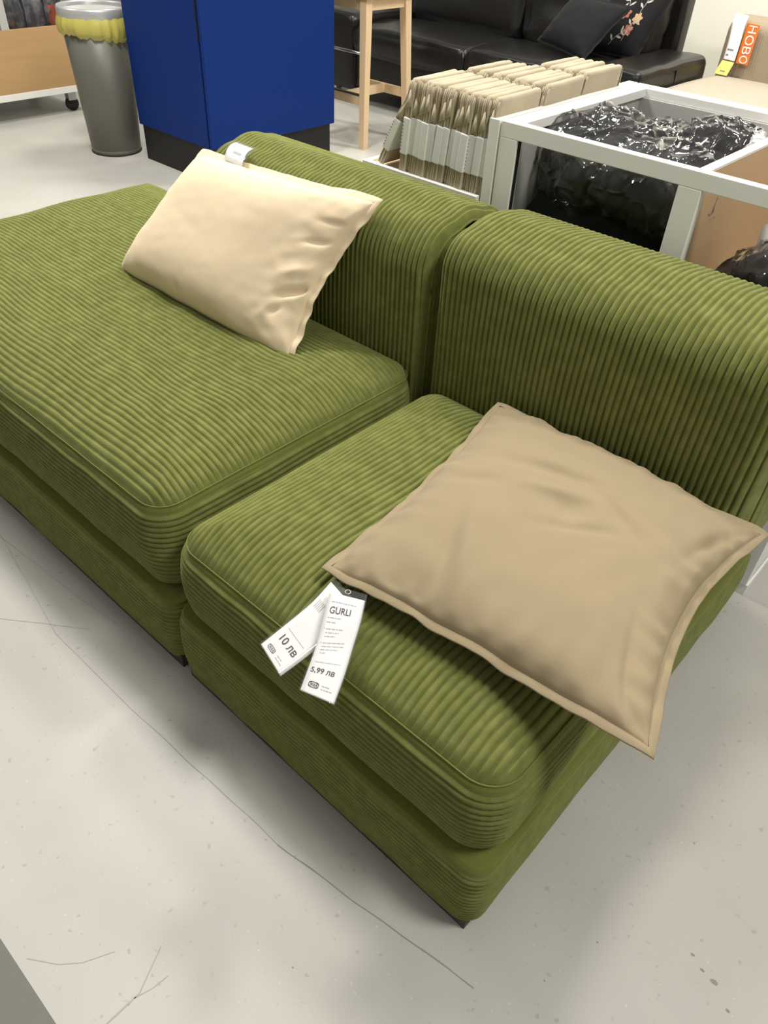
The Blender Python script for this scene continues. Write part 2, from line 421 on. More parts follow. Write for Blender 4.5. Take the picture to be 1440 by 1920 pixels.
def strip(pts, wds, z, name, material, parent, jit=0.0):
    """thin worn line on the floor, as a ribbon"""
    P = []
    for (a, b) in zip(pts[:-1], pts[1:]):
        n = max(2, int((Vector(b)-Vector(a)).length/0.012))
        for k in range(n): P.append(Vector(a).lerp(Vector(b), k/n))
    P.append(Vector(pts[-1]))
    V = []; F = []
    for i, p in enumerate(P):
        d = (P[min(i+1, len(P)-1)]-P[max(i-1, 0)]).normalized(); n_ = Vector((-d.y, d.x))
        t = i/(len(P)-1); wd = (wds[0]*(1-t)+wds[1]*t)*(0.35+0.9*abs(noise.noise(Vector((p.x*25, p.y*25, 3)))) + .3)
        o = n_*jit*noise.noise(Vector((p.x*12, p.y*12, 1)))
        V.append((p.x+n_.x*wd/2+o.x, p.y+n_.y*wd/2+o.y, z)); V.append((p.x-n_.x*wd/2+o.x, p.y-n_.y*wd/2+o.y, z))
    for i in range(len(P)-1): F.append((2*i, 2*i+1, 2*i+3, 2*i+2))
    return mesh_obj(name, V, F, material, parent, False)
Z0 = 0.0004
strip([(-1.507, .388), (-1.143, .323), (-.882, .327), (-.62, .340), (-.483, .346)], (.0014, .0018), Z0, 'seam_line', SCUFFL, FLOOR, .002)
strip([(-.483, .346), (-.334, .367), (-.169, .394), (-.12, .402)], (.0022, .0022), Z0, 'seam_line', SCUFF, FLOOR, .003)
strip([(-1.498, .383), (-1.35, .396), (-1.201, .408), (-1.073, .425)], (.0014, .0016), Z0, 'seam_line', SCUFFL, FLOOR, .002)
strip([(-1.30, .250), (-1.259, .264), (-1.186, .317), (-1.10, .380)], (.0016, .0014), Z0, 'scuff_mark', SCUFFL, FLOOR, .002)
strip([(-.619, -.017), (-.579, .010), (-.556, .035), (-.535, .075)], (.0014, .0012), Z0, 'scuff_mark', SCUFFL, FLOOR)
strip([(-.464, .005), (-.463, .069), (-.474, .09), (-.492, .125)], (.003, .0014), Z0, 'scuff_mark', SCUFFL, FLOOR)
strip([(-.463, .06), (-.455, .085), (-.452, .11)], (.0018, .001), Z0, 'scuff_mark', SCUFFL, FLOOR)
for (x, y, s_) in [(.115, .655, .004), (.135, .652, .007), (.095, .665, .0035), (.165, .63, .004), (-.02, .58, .002), (-.25, .20, .0022), (-.33, .24, .002), (.06, .47, .0022), (.02, .83, .002), (.2, .45, .0018), (-.05, .48, .002)]:
    V = [(x+s_*math.cos(a)*(0.7+.5*random.random()), y+.5*s_*math.sin(a), Z0) for a in [i*math.pi/4 for i in range(8)]]
    mesh_obj('dirt_speck', V, [tuple(range(8))], SCUFF, FLOOR, False)

# ================================================================ GREEN SOFA
# near single seat
SX0, SX1, SY0, SYB = -0.868, -0.168, 0.450, 1.135
seat = thing('sofa_seat_module', 'green corduroy seat module', 'sofa', (-0.52, 0.92, 0))
seat['label'] = 'green corduroy single seat sofa module with backrest, under the flat tan cushion'
MB().box(SX0+.008, SX1-.012, SY0+.004, 1.39, 0.0, 0.035).build('plinth', DARKBASE, seat)
BASEP = [(-.010, .020), (-.003, .030), (.002, .08), (.003, .12), (.000, .174)]
WELT = [(.000, .174), (-.001, .182), (-.006, .189), (-.03, .196), (-.07, .199), (-.12, .199)]
rb = RRect(SX0, SX1, SY0-.004, 1.40, 0.035, 'y')
cord_band('base', rb, BASEP, GREEN, seat, A=.0042, p=.0106)
cord_band('welt', rb, WELT, GREENP, seat, ribs=False)
rc = RRect(SX0+.004, SX1-.004, SY0+.002, SYB, 0.065, 'y')
cord_band('seat_cushion', rc, [(-.032, .206)]+bulge_prof(.208, .346, .011, -0.012, -0.008), GREEN, seat)
cord_band('seat_welt', rc, [(-.008, .346), (-.010, .353), (-.014, .359), (-.026, .361)], GREENP, seat, ribs=False)
rt_ = RRect(SX0+.018, SX1-.018, SY0+.016, SYB, 0.051, 'y')
def sag_near(x, y): return -0.010*math.exp(-((x+.35)**2+(y-.85)**2)/.05)+0.004*noise.noise(Vector((x*5, y*5, 0)))
ctop1 = cord_top('cushion_top', (rt_.x0, rt_.x1), 'y', .360, .054, .17, GREEN, seat, rt_, 90, sag=sag_near)
MB().tube([(x, y, .3605) for x, y, a, b in rt_.loop(-.001)], .0013, 8, True).build('piping', GREENP, ctop1, True)
backrest(seat, -0.872, -0.170, 1.135, 1.405, .30, .700, .045, GREEN, GREENP)

# long chaise
ch = thing('sofa_chaise_module', 'long green corduroy chaise module with partial backrest, under the leaning cream cushion', 'sofa', (-1.55, 0.92, 0))
CX0, CX1 = -2.285, -0.878
MB().box(CX0+.02, CX1-.008, SY0+.004, 1.39, 0.0, 0.035).build('plinth', DARKBASE, ch)
rb2 = RRect(CX0, CX1, SY0-.004, 1.41, 0.035, 'x')
cord_band('base', rb2, BASEP, GREEN, ch, A=.0042, p=.0106)
cord_band('welt', rb2, WELT, GREENP, ch, ribs=False)
# L shaped cushion outline: full depth left of x=-1.61, shallower in front of the backrest
XN, YN = -1.615, 1.135
def d_rr(x, y, x0, x1, y0, y1, r):
    cx, cy = (x0+x1)/2, (y0+y1)/2; hx, hy = (x1-x0)/2-r, (y1-y0)/2-r
    qx, qy = abs(x-cx)-hx, abs(y-cy)-hy
    return -(math.hypot(max(qx, 0), max(qy, 0))+min(max(qx, qy), 0)-r)
class LShape:
    def __init__(s, ins): s.i = ins; s.r = 0.06
    def dist(s, x, y):
        i = s.i
        return max(d_rr(x, y, CX0+i, CX1-i, SY0+i, YN-i*.2, s.r), d_rr(x, y, CX0+i, XN-i, SY0+i, 1.42-i, s.r))
    def ext(s, t):
        i = s.i
        def cut(e): return s.r-math.sqrt(max(0, s.r**2-(s.r-max(e, 0))**2)) if e < s.r else 0
        yA, yB = SY0+i, 1.42-i
        lo = CX0+i+max(cut(t-yA), cut(yB-t))
        if t <= YN-i*.2: hi = CX1-i-max(cut(t-yA), cut(YN-i*.2-t))
        else: hi = XN-i-cut(yB-t)
        return lo, hi
    def loop(s, inset, step=0.02):
        # convex corners only; reentrant corner is square (hidden behind the backrest)
        i = s.i+inset; r = max(s.r-inset, .004); pts = []
        def arc(cx, cy, a0):
            for k in range(9):
                a = a0+math.pi/2*k/8; pts.append((cx+r*math.cos(a), cy+r*math.sin(a), math.cos(a), math.sin(a)))
        def seg(ax, ay, bx, by, nx, ny):
            n_ = int(max(abs(bx-ax), abs(by-ay))/step+2)
            return [(ax+(bx-ax)*k/n_, ay+(by-ay)*k/n_, nx, ny) for k in range(1, n_)]
        # segment counts must not depend on inset
        def segn(ax, ay, bx, by, nx, ny, n_): 
            for k in range(1, n_): pts.append((ax+(bx-ax)*k/n_, ay+(by-ay)*k/n_, nx, ny))
        x0, x1, y0, y1, xn, yn = CX0+i, CX1-i, SY0+i, 1.42-i, XN-i, YN-s.i*.2-inset
        arc(x0+r, y0+r, math.pi); segn(x0+r, y0, x1-r, y0, 0, -1, 66)
        arc(x1-r, y0+r, -math.pi/2); segn(x1, y0+r, x1, yn-r, 1, 0, 30)
        arc(x1-r, yn-r, 0); segn(x1-r, yn, xn, yn, 0, 1, 34); pts.append((xn, yn, .7, .7)); segn(xn, yn, xn, y1-r, 1, 0, 12)
        arc(xn-r, y1-r, 0); segn(xn-r, y1, x0+r, y1, 0, 1, 30)
        arc(x0+r, y1-r, math.pi/2); segn(x0, y1-r, x0, y0+r, -1, 0, 44)
        return pts
LB = LShape(0.006)
cord_band('seat_cushion', LB, [(-.03, .203)]+bulge_prof(.208, .374, .010, -0.012, -0.006), GREEN, ch)
cord_band('seat_welt', LB, [(-.006, .374), (-.008, .380), (-.012, .385), (-.024, .387)], GREENP, ch, ribs=False)
LT = LShape(0.018); LT.r = .048
def sag_ch(x, y):
    return -0.016*math.exp(-((x+1.35)**2/.10+(y-.75)**2/.05))+0.008*noise.noise(Vector((x*4, y*4, 2)))+0.0035*noise.noise(Vector((x*14, y*9, 5)))
ctop2 = cord_top('cushion_top', (SY0+.018, 1.42-.018), 'x', .387, .052, .16, GREEN, ch, LT, 120, sag=sag_ch)
MB().tube([(x, y, .3875) for x, y, a, b in LT.loop(-.001)], .0013, 8, True).build('piping', GREENP, ctop2, True)
backrest(ch, -1.600, -0.892, 1.135, 1.405, .30, .695, .018, GREEN, GREENP, rad=.085)

# ================================================================ CUSHIONS
def cushion(root, P, Tf, Tb, mat_f, mat_b, N=110, concave=0.03, hem=0.012, wr=None, cat=None, edge_wave=0.004, pw=2.4, skew=0.0, names=('front_panel', 'back_panel')):
    """P = corners [00,10,11,01] world; normal = (10-00)x(01-00)"""
    P = [Vector(p) for p in P]
    nrm = (P[1]-P[0]).cross(P[3]-P[0]).normalized()
    ctr = sum(P, Vector())/4
    cL, cR, cN, cF = concave if isinstance(concave, tuple) else (concave,)*4
    def mid(u, v):
        a, b = (u+1)/2, (v+1)/2
        p = P[0]*(1-a)*(1-b)+P[1]*a*(1-b)+P[2]*a*b+P[3]*(1-a)*b
        eu = (P[1]-P[0]+P[2]-P[3]).normalized(); ev = (P[3]-P[0]+P[2]-P[1]).normalized()
        W_ = (P[1]-P[0]).length/2; H_ = (P[3]-P[0]).length/2
        p = p-eu*(cR if u > 0 else -cL)*W_*abs(u)**2*(1-v*v)
        p = p-ev*(cF if v > 0 else -cN)*H_*abs(v)**2*(1-u*u)
        return p
    def prof(u, v): return ((1-abs(u)**pw)*(1-abs(v)**pw))**0.50
    def par(i): return -math.cos(math.pi*i/N)*.45+(2*i/N-1)*.55
    for side, T, M_, nm in ((1, Tf, mat_f, names[0]), (-1, Tb, mat_b, names[1])):
        V = []; F = []
        for i in range(N+1):
            for j in range(N+1):
                u, v = par(i), par(j); h = prof(u, v)*T*(1-skew*smooth((u-.15)/.85))
                ed = min(1-abs(u), 1-abs(v))
                if wr: h += wr(u, v, side)*smooth(ed/.06)
                wv = edge_wave*(noise.noise(Vector((u*4, v*4, 7+ctr.x))))*(1-smooth(ed/.25))
                V.append(mid(u, v)+nrm*(side*h+wv))
        for i in range(N):
            for j in range(N):
                k = N+1; f = (i*k+j, (i+1)*k+j, (i+1)*k+j+1, i*k+j+1)
                F.append(f if side > 0 else f[::-1])
        mesh_obj(nm, V, F, M_, root)
    # hem: flat double edge
    ring = []
    K = 70
    for (a, b, c, d) in ((-1, -1, 1, -1), (1, -1, 1, 1), (1, 1, -1, 1), (-1, 1, -1, -1)):
        for k in range(K):
            t = k/K; ring.append((a+(c-a)*t, b+(d-b)*t))
    V = []; F = []; n = len(ring)
    for (u, v) in ring:
        p = mid(u, v)
        o = Vector((0, 0, 0))
        cu = (mid(u, v)-ctr); 
        eu = (P[1]-P[0]).normalized(); ev = (P[3]-P[0]).normalized()
        du = eu*(u**9 if abs(u) < 1 else (1 if u > 0 else -1)); dv = ev*(v**9 if abs(v) < 1 else (1 if v > 0 else -1))
        out = (du+dv); out = out/max(1, out.length)
        wv = edge_wave*noise.noise(Vector((u*4, v*4, 7+ctr.x)))
        wv2 = wv+edge_wave*0.9*noise.noise(Vector((u*7, v*7, 3)))
        V += [p+nrm*(wv+.0022)-out*.002, p+out*hem+nrm*(wv2+.0018), p+out*(hem+.0012)+nrm*wv2, p+out*hem+nrm*(wv2-.0018), p+nrm*(wv-.0022)-out*.002]
    for i in range(n):
        j = (i+1) % n
        for k in range(4): F.append((i*5+k, j*5+k, j*5+k+1, i*5+k+1)[::-1])
    mesh_obj('hem', V, F, mat_f, root)

def gauss(u, v, a, b, s1, s2, ang=0):
    c, s_ = math.cos(ang), math.sin(ang); x, y = (u-a)*c+(v-b)*s_, -(u-a)*s_+(v-b)*c
    return math.exp(-(x*x)/(s1*s1)-(y*y)/(s2*s2))
# flat tan cushion: corners 00=near left, 10=near right, 11=far right, 01=far left
def wr_tan(u, v, side):
    if side < 0: return 0
    h = -.012*gauss(u, v, .02, .10, .14, .13)-.011*gauss(u, v, -.20, .36, .26, .05, .2)-.007*gauss(u, v, .15, -.02, .22, .04, .5)-.006*gauss(u, v, .3, .25, .25, .05, -.5)
    h += .006*gauss(u, v, -.12, .18, .20, .04, .35)-.006*gauss(u, v, -.42, -.62, .05, .25, .35)+.005*gauss(u, v, -.30, -.62, .05, .25, .35)
    h += -.005*gauss(u, v, -.62, .0, .20, .05, .3)-.006*gauss(u, v, .88, .55, .04, .25, -.2)-.005*gauss(u, v, .80, -.70, .03, .25, .2)
    h += .004*noise.noise(Vector((u*2.3, v*3.1, .5)))+.0022*noise.noise(Vector((u*7, v*5, 1.5)))
    e = 1-max(abs(u), abs(v)); h += .0035*math.exp(-e/.12)*math.sin(34*(u if abs(v) > abs(u) else v)+3*noise.noise(Vector((u*3, v*3, 0))))
    return h
tan = thing('cushion', 'flat tan square cushion lying on the single seat, tags under its corner', 'cushion', (-.35, .82, .41))
cushion(tan, [(-.570, .552, .436), (-.075, .585, .462), (-.128, 1.062, .456), (-.648, 1.086, .442)], (.060), .032, BEIGE, BEIGE, concave=(.07, .17, .03, -.02), wr=wr_tan, edge_wave=.007)
# leaning cream cushion
def wr_cream(u, v, side):
    h = -.018*gauss(u, v, .93, -.22, .17, .035, .85)+.006*gauss(u, v, .84, -.05, .13, .05, .8)-.006*gauss(u, v, .86, .35, .10, .03, .6)
    h += -.006*gauss(u, v, .80, -.55, .08, .03, 1.1)+.003*gauss(u, v, .74, -.62, .10, .04, 1.1)-.004*gauss(u, v, .90, .62, .10, .03, .3)
    h += -.014*gauss(u, v, -.97, .20, .06, .06)-.006*gauss(u, v, -.10, -.93, .03, .12, .3)+.002*noise.noise(Vector((u*1.6, v*2.2, 4)))
    h += (.0006+.002*smooth((u-.5)/.3))*noise.noise(Vector((u*9, v*7, 1)))
    return h
crm = thing('cushion', 'cream rectangular cushion leaning against the left backrest on the chaise', 'cushion', (-1.36, 1.0, .42))
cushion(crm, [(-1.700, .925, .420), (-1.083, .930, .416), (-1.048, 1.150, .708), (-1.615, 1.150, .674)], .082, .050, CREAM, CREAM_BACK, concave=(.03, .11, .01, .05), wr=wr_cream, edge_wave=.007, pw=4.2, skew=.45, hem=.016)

# ================================================================ TAGS
def text_mesh(body, size, bold=0.0):
    cu = bpy.data.curves.new('lettering', 'FONT'); cu.body = body; cu.size = size; cu.offset = bold
    ob = bpy.data.objects.new('lettering', cu); COL.objects.link(ob)
    dg = bpy.context.evaluated_depsgraph_get(); me = bpy.data.meshes.new_from_object(ob.evaluated_get(dg))
    V = [v.co.copy() for v in me.vertices]; F = [tuple(p.vertices) for p in me.polygons]
    bpy.data.objects.remove(ob); bpy.data.curves.remove(cu); bpy.data.meshes.remove(me)
    return V, F
class Sheet:
    def __init__(s, rows, W_, L_, flip=1): s.rows = [(Vector(a), Vector(b)) for a, b in rows]; s.W, s.L, s.flip = W_, L_, flip
    def at(s, x, y, off=0):
        """x metres from the left edge, y metres down from the top"""
        n = len(s.rows)-1; t = max(0, min(.99999, y/s.L))*n; i = int(t); f = t-i
        def R(k): return s.rows[max(0, min(n, k))]
        def cr(p0, p1, p2, p3): return 0.5*((2*p1)+(p2-p0)*f+(2*p0-5*p1+4*p2-p3)*f*f+(3*p1-p0-3*p2+p3)*f**3)
        l = cr(R(i-1)[0], R(i)[0], R(i+1)[0], R(i+2)[0]); r = cr(R(i-1)[1], R(i)[1], R(i+1)[1], R(i+2)[1])
        p = l.lerp(r, x/s.W)
        d = (s.rows[min(n, i+1)][0]-s.rows[i][0]).cross(r-l).normalized()*s.flip
        return p+d*off
    def panel(s, name, material, parent, x0, x1, y0, y1, off, th=0.0004, nx=6, ny=40):
        V = []; F = []
        for o in (off, off-th):
            for j in range(ny+1):
                for i in range(nx+1):
                    V.append(s.at(x0+(x1-x0)*i/nx, y0+(y1-y0)*j/ny, o))
        k = (nx+1)*(ny+1)
        for j in range(ny):
            for i in range(nx):
                a = j*(nx+1)+i; F.append((a, a+nx+1, a+nx+2, a+1)); F.append((a+k, a+k+1, a+k+nx+2, a+k+nx+1))
        # edges
        for j in range(ny):
            a = j*(nx+1); F.append((a, a+k, a+k+nx+1, a+nx+1)); a += nx; F.append((a, a+nx+1, a+k+nx+1, a+k))
        for i in range(nx):
            F.append((i, i+1, i+1+k, i+k)); a = ny*(nx+1)+i; F.append((a, a+k, a+k+1, a+1))
        return mesh_obj(name, V, F, material, parent)
    def text(s, mb, body, size, x, y, rot=0, bold=0, off=.0007):
        V, F = text_mesh(body, size, bold); c, q = math.cos(rot), math.sin(rot)
        mb.add([s.at(x+v.x*c-v.y*q, y-(v.x*q+v.y*c), off) for v in V], F)
    def bar(s, mb, x0, x1, y, h, off=.0007):
        n = 4
        V = []; 
        for i in range(n+1):
            X = x0+(x1-x0)*i/n; V += [s.at(X, y, off), s.at(X, y+h, off)]
        mb.add(V, [(2*i, 2*i+1, 2*i+3, 2*i+2) for i in range(n)])
    def scribble(s, mb, x0, x1, y, h, off=.0007):
        """broken bar standing for a line of print too small to read"""
        x = x0; k = int(abs(x0*977+y*1313)*100) % 17
        while x < x1:
            k = (k*5+3) % 17; wd = .0022+.0003*k; s.bar(mb, x, min(x+wd, x1), y, h, off); x += wd+.0011
    def logo(s, mb, x, y, W_, H_, off=.0007):
        n = 28; V = []; 
        for k in range(n):
            a = 2*math.pi*k/n
            V += [s.at(x+W_/2+W_/2*.99*math.copysign(abs(math.cos(a))**.55, math.cos(a)), y+H_/2+H_/2*.99*math.copysign(abs(math.sin(a))**.55, math.sin(a)), off),
                  s.at(x+W_/2+W_/2*.90*math.cos(a), y+H_/2+H_/2*.78*math.sin(a), off)]
        mb.add(V, [(2*k, 2*k+1, (2*k+3) % (2*n), (2*k+2) % (2*n)) for k in range(n)])
        s.text(mb, 'IKEA', H_*.62, x+W_*.17, y+H_*.70, 0, .00012, off)

# front tag
W1, L1 = .058, .160
t1 = Sheet([((-.5394, .523, .442), (-.4871, .5458, .442)), ((-.5134, .483, .430), (-.4661, .5133, .430)), ((-.4911, .4462, .415), (-.4501, .4815, .415)), ((-.4776, .4184, .403), (-.4302, .444, .403)), ((-.4655, .3923, .392), (-.4138, .4088, .392))], W1, L1)
T1 = thing('price_tag', 'white price tag reading GURLI and 5,99, lying over the other tag', 'price tag', (-.5, .48, .43), 'price tags under the tan cushion')
t1.panel('paper', PAPER, T1, .002, .056, .012, .158, .0002)
t1.panel('sleeve', SLEEVE, T1, 0, .058, -.0, .160, .0016, .0002)
mb = MB(); t1.text(mb, 'GURLI', .0115, .008, .036, 0, .0001); mb.build('lettering', INK, T1)
mb = MB(); t1.text(mb, '5,99 лв', .0118, .006, .123, 0, .0001); mb.build('lettering', INK, T1)
mb = MB(); t1.logo(mb, .010, .136, .016, .009); mb.build('logo', INK, T1)
mb = MB(); t1.scribble(mb, .008, .045, .022, .0009); t1.scribble(mb, .008, .028, .041, .0012); t1.scribble(mb, .008, .022, .047, .0012)
for y, e in ((.056, .034), (.061, .030), (.066, .026), (.075, .042), (.080, .042), (.085, .036), (.090, .018)): t1.scribble(mb, .010, e, y, .0010)
t1.scribble(mb, .008, .046, .105, .0009); t1.scribble(mb, .030, .042, .138, .0011); t1.scribble(mb, .030, .047, .1425, .0011)
for y in (.055, .074): t1.bar(mb, .0065, .0078, y, .0013)
mb.build('small_print', INKG, T1)['kind'] = 'stuff'
MB().tube([t1.at(.029, .006, .002)+Vector((.004*math.cos(a), .004*math.sin(a), 0)) for a in [k*math.pi/6 for k in range(12)]], .0006, 6, True).build('punched_ring', METAL, T1, True)
# rear tag
W2, L2 = .062, .155
t2 = Sheet([((-.5539, .5441, .432), (-.4868, .5328, .428)), ((-.5492, .4954, .421), (-.4859, .4821, .415)), ((-.5564, .4476, .404), (-.4926, .4344, .399)), ((-.5633, .4082, .390), (-.5013, .392, .386))], W2, L2)
T2 = thing('price_tag', 'white price tag in clear sleeve reading 10, fanned out to the left behind the first', 'price tag', (-.52, .46, .42), 'price tags under the tan cushion')
t2.panel('paper', PAPER, T2, .002, .060, .012, .153, .0002)
t2.panel('sleeve', SLEEVE, T2, 0, .062, 0, .155, .0016, .0002)
mb = MB(); t2.text(mb, '10 лв', .0165, .010, .121, 0, .0001); mb.build('lettering', INK, T2)
mb = MB(); t2.logo(mb, .010, .134, .016, .009); mb.build('logo', INKM, T2)
mb = MB(); t2.scribble(mb, .010, .048, .100, .0009); t2.scribble(mb, .032, .044, .136, .0011); t2.scribble(mb, .032, .048, .141, .0011)
for k in range(5): t2.bar(mb, .008+.003*k, .009+.003*k, .040, .014)
mb.build('small_print', INKG, T2)['kind'] = 'stuff'
# tag over the left backrest
W3, L3 = .082, .10
t3 = Sheet([((-1.531, 1.1886, .716), (-1.4523, 1.1855, .716)), ((-1.525, 1.160, .714), (-1.443, 1.157, .714)), ((-1.512, 1.134, .699), (-1.428, 1.128, .699)), ((-1.505, 1.122, .672), (-1.420, 1.116, .672))], W3, L3)
T3 = thing('price_tag', 'white price tag hung over the left backrest behind the cream cushion', 'price tag', (-1.48, 1.15, .70))
t3.panel('paper', PAPER, T3, .003, .070, .010, .096, .0002)
t3.panel('sleeve', SLEEVE, T3, 0, .082, 0, .10, .0018, .0002)
mb = MB()
for y, e in ((.020, .055), (.026, .060), (.032, .04), (.075, .06), (.085, .06)): t3.scribble(mb, .010, e, y, .0015)
t3.scribble(mb, .028, .056, .045, .007)
mb.build('small_print', INKG, T3)['kind'] = 'stuff'

# ================================================================ WHITE DISPLAY BIN WITH GLASS
bx = thing('display_bin', 'white open-topped display bin with glass front behind the sofa', 'display bin', (-.57, 1.76, 0))
BX0, BX1, BY0, BY1, BZ = -.975, -.158, 1.452, 2.050, .830
def bpart(name, m_, *b, bev=.0015, p=None): return MB().box(*b, bev).build(name, m_, p or bx)
bpart('side_panel', WHITE, -1.005, -.979, BY0-.002, BY1, 0, BZ)
bpart('side_panel', WHITE, BX1-.018, BX1, BY0+.02, BY1, 0, BZ)
bpart('front_rail', WHITE, BX0, BX1, BY0, BY0+.022, BZ-.031, BZ)
bpart('front_rail', WHITE, BX0, BX1, BY0, BY0+.022, .03, .30)
bpart('stile', WHITE, BX0, BX0+.044, BY0, BY0+.022, .30, BZ-.031)
bpart('stile', WHITE, -.568, -.522, BY0, BY0+.022, .30, BZ-.031)
bpart('stile', WHITE, BX1-.044, BX1, BY0, BY0+.022, .30, BZ-.031)
bpart('top_rail', WHITE, BX0, BX0+.044, BY0+.022, BY1-.045, BZ-.02, BZ)
bpart('top_rail', WHITE, BX0, BX1-.018, BY1-.045, BY1, BZ-.02, BZ)
bpart('back_panel', GREYP, BX0+.01, BX1-.018, BY1-.05, BY1-.030, .05, BZ-.02)
bpart('inner_panel', GREYP, BX0+.018, BX0+.036, BY0+.024, BY1-.05, .05, BZ-.02)
dv = bpart('divider', BEECH2, -.545, -.527, BY0+.023, BY1-.05, .05, BZ-.006)
bpart('edge_strip', WHITE, -.546, -.526, BY0+.023, BY1-.05, BZ-.006, BZ-.001, bev=0)
bpart('shelf', BEECH2, BX0+.03, BX1-.018, BY0+.023, BY1-.05, .42, .438)
bpart('plinth', GREYP, BX0, BX1, BY0+.03, BY1-.03, 0, .05, bev=0)
bpart('kick_rail', WHITE, BX0, BX1+.004, BY0+.004, BY1, 0.0, .03, bev=.001)
MB().box(-.932, -.567, BY0+.010, BY0+.014, .30, BZ-.031).build('glass_pane', GLASS, bx)
MB().box(-.523, BX1-.044, BY0+.010, BY0+.014, .30, BZ-.031).build('glass_pane', GLASS, bx)
MB().box(-.9335, -.9305, BY0+.006, BY0+.018, .30, BZ-.031).build('glazing_bead', RUBBER, bx)

def bag(name, label, c, s_, rot, inner_m, seed, loc_group, paper=None, film_out=.008, fm=None):
    T_ = thing(name, label, 'bagged textile', (c[0], c[1], c[2]-s_[2]/2), loc_group)
    R_ = Matrix.Rotation(rot[2], 3, 'Z') @ Matrix.Rotation(rot[1], 3, 'Y') @ Matrix.Rotation(rot[0], 3, 'X')
    c = Vector(c)
    def make(nm, grow, amp, fr, material, crinkle, dens):
        V, F = rbox_data(s_[0]+grow*2, s_[1]+grow*2, s_[2]+grow*2, min(s_)*.45, 6, crown=.012, dens=dens)
        out = []
        for v in V:
            q = v*fr+Vector((seed*3.1, seed*1.7, 0)); d = v.normalized()
            o = v+Vector(noise.noise_vector(q))*amp
            if crinkle:
                rdg = 1-abs(noise.noise(v*20+Vector((seed, 2, 1))))*2.2
                rdg2 = 1-abs(noise.noise(Vector((v.x*45, v.y*18, v.z*30))+Vector((seed, 5, 1))))*2.4
                o += d*(max(0, rdg)**3*.011+max(0, rdg2)**3*.006)
            out.append(R_ @ o+c)
        return mesh_obj(nm, out, F, material, T_)
    make('folded_cover', 0, .018, 7, inner_m, False, 14)
    if paper:
        a, b, y0_, y1_ = paper
        V, F = rbox_data(b-a, s_[1]+.004, s_[2]+.012, min(s_)*.40, 5, crown=.012, dens=8)
        V = [R_ @ (v+Vector(((a+b)/2, 0, 0))+Vector(noise.noise_vector((v+Vector(((a+b)/2, 0, 0)))*7+Vector((seed*3.1, seed*1.7, 0))))*.018)+c for v in V]
        mesh_obj('paper_band', V, F, PAPER, T_)
    make('plastic_bag', film_out, .018, 7, fm or FILM, True, 40)
    return T_
G1 = 'bagged covers in the display bin'
bag('bagged_cover', 'black cover in crinkled clear plastic, poking up at the bin\'s front left corner', (-.83, 1.635, .745), (.22, .20, .13), (.15, .12, -.5), BLKFAB2, 1, G1)
bag('bagged_cover', 'black cover in clear plastic lying along the bin\'s front rail beside the divider', (-.655, 1.575, .752), (.20, .15, .11), (.05, .1, .05), BLKFAB2, 2, G1)
bag('bagged_cover', 'black cover with a white paper band in clear plastic, in the middle of the bin', (-.73, 1.76, .715), (.24, .16, .11), (.1, .12, -.35), BLKFAB2, 3, G1, paper=(-.03, .045, 0, 0))
bag('bagged_cover', 'dark cover in shiny plastic against the back wall of the bin', (-.82, 1.88, .705), (.22, .16, .13), (.25, .0, .2), BLKFAB2, 4, G1)
bag('bagged_cover', 'dark cover with white label in clear plastic, at the bin\'s back by the divider', (-.645, 1.87, .745), (.17, .18, .12), (-.1, .15, .25), BLKFAB2, 5, G1, paper=(.03, .075, 0, 0))
bag('bagged_cover', 'black cover in clear plastic pressed behind the front glass pane, below the others', (-.750, 1.585, .595), (.355, .215, .215), (0, 0, .02), BLKFAB2, 6, G1, fm=FILM2)
bag('bagged_cover', 'black bagged cover with white paper wrap standing tilted in the bin\'s right compartment', (-.345, 1.585, .625), (.26, .17, .16), (.25, -.55, -.1), BLKFAB2, 8, G1)
# loose plastic collar + print of the right hand bag
mbp = thing('paper_insert', 'white printed paper insert sticking up beside the bagged cover right of the divider', 'paper', (-.45, 1.50, .60))
ps = Sheet([((-.455, 1.66, .705), (-.37, 1.66, .765)), ((-.45, 1.645, .68), (-.36, 1.645, .735)), ((-.44, 1.63, .64), (-.35, 1.63, .70))], .11, .12, -1)
ps.panel('sheet', PAPER, mbp, 0, .11, 0, .12, .0)
mb = MB(); 
for y in (.02, .03): ps.scribble(mb, .03, .09, y, .004, -.001)
mb.build('small_print', INKG, mbp)['kind'] = 'stuff'

# ================================================================ BIN OF FOLDED CUSHION COVERS
cb = thing('display_table', 'low white display tray beside the glass bin holding folded cushion covers', 'display tray', (-1.21, 1.76, 0))
TX0, TX1 = -1.350, -1.010
MB().box(TX0, TX1, 1.455, 2.05, .640, .662, .001).build('tray_floor', PINE, cb)
for nm, b in (('rail', (TX0, TX1, 1.442, 1.456, .60, .668)), ('rail', (TX0, TX1, 2.05, 2.064, .60, .668)), ('rail', (TX0-.014, TX0, 1.442, 2.064, .60, .668))):
    MB().box(*b, .0015).build(nm, WHITE, cb)
MB().box(TX0, TX1, 1.46, 2.04, 0.0, .60, .002).build('cabinet_body', WHITE, cb)

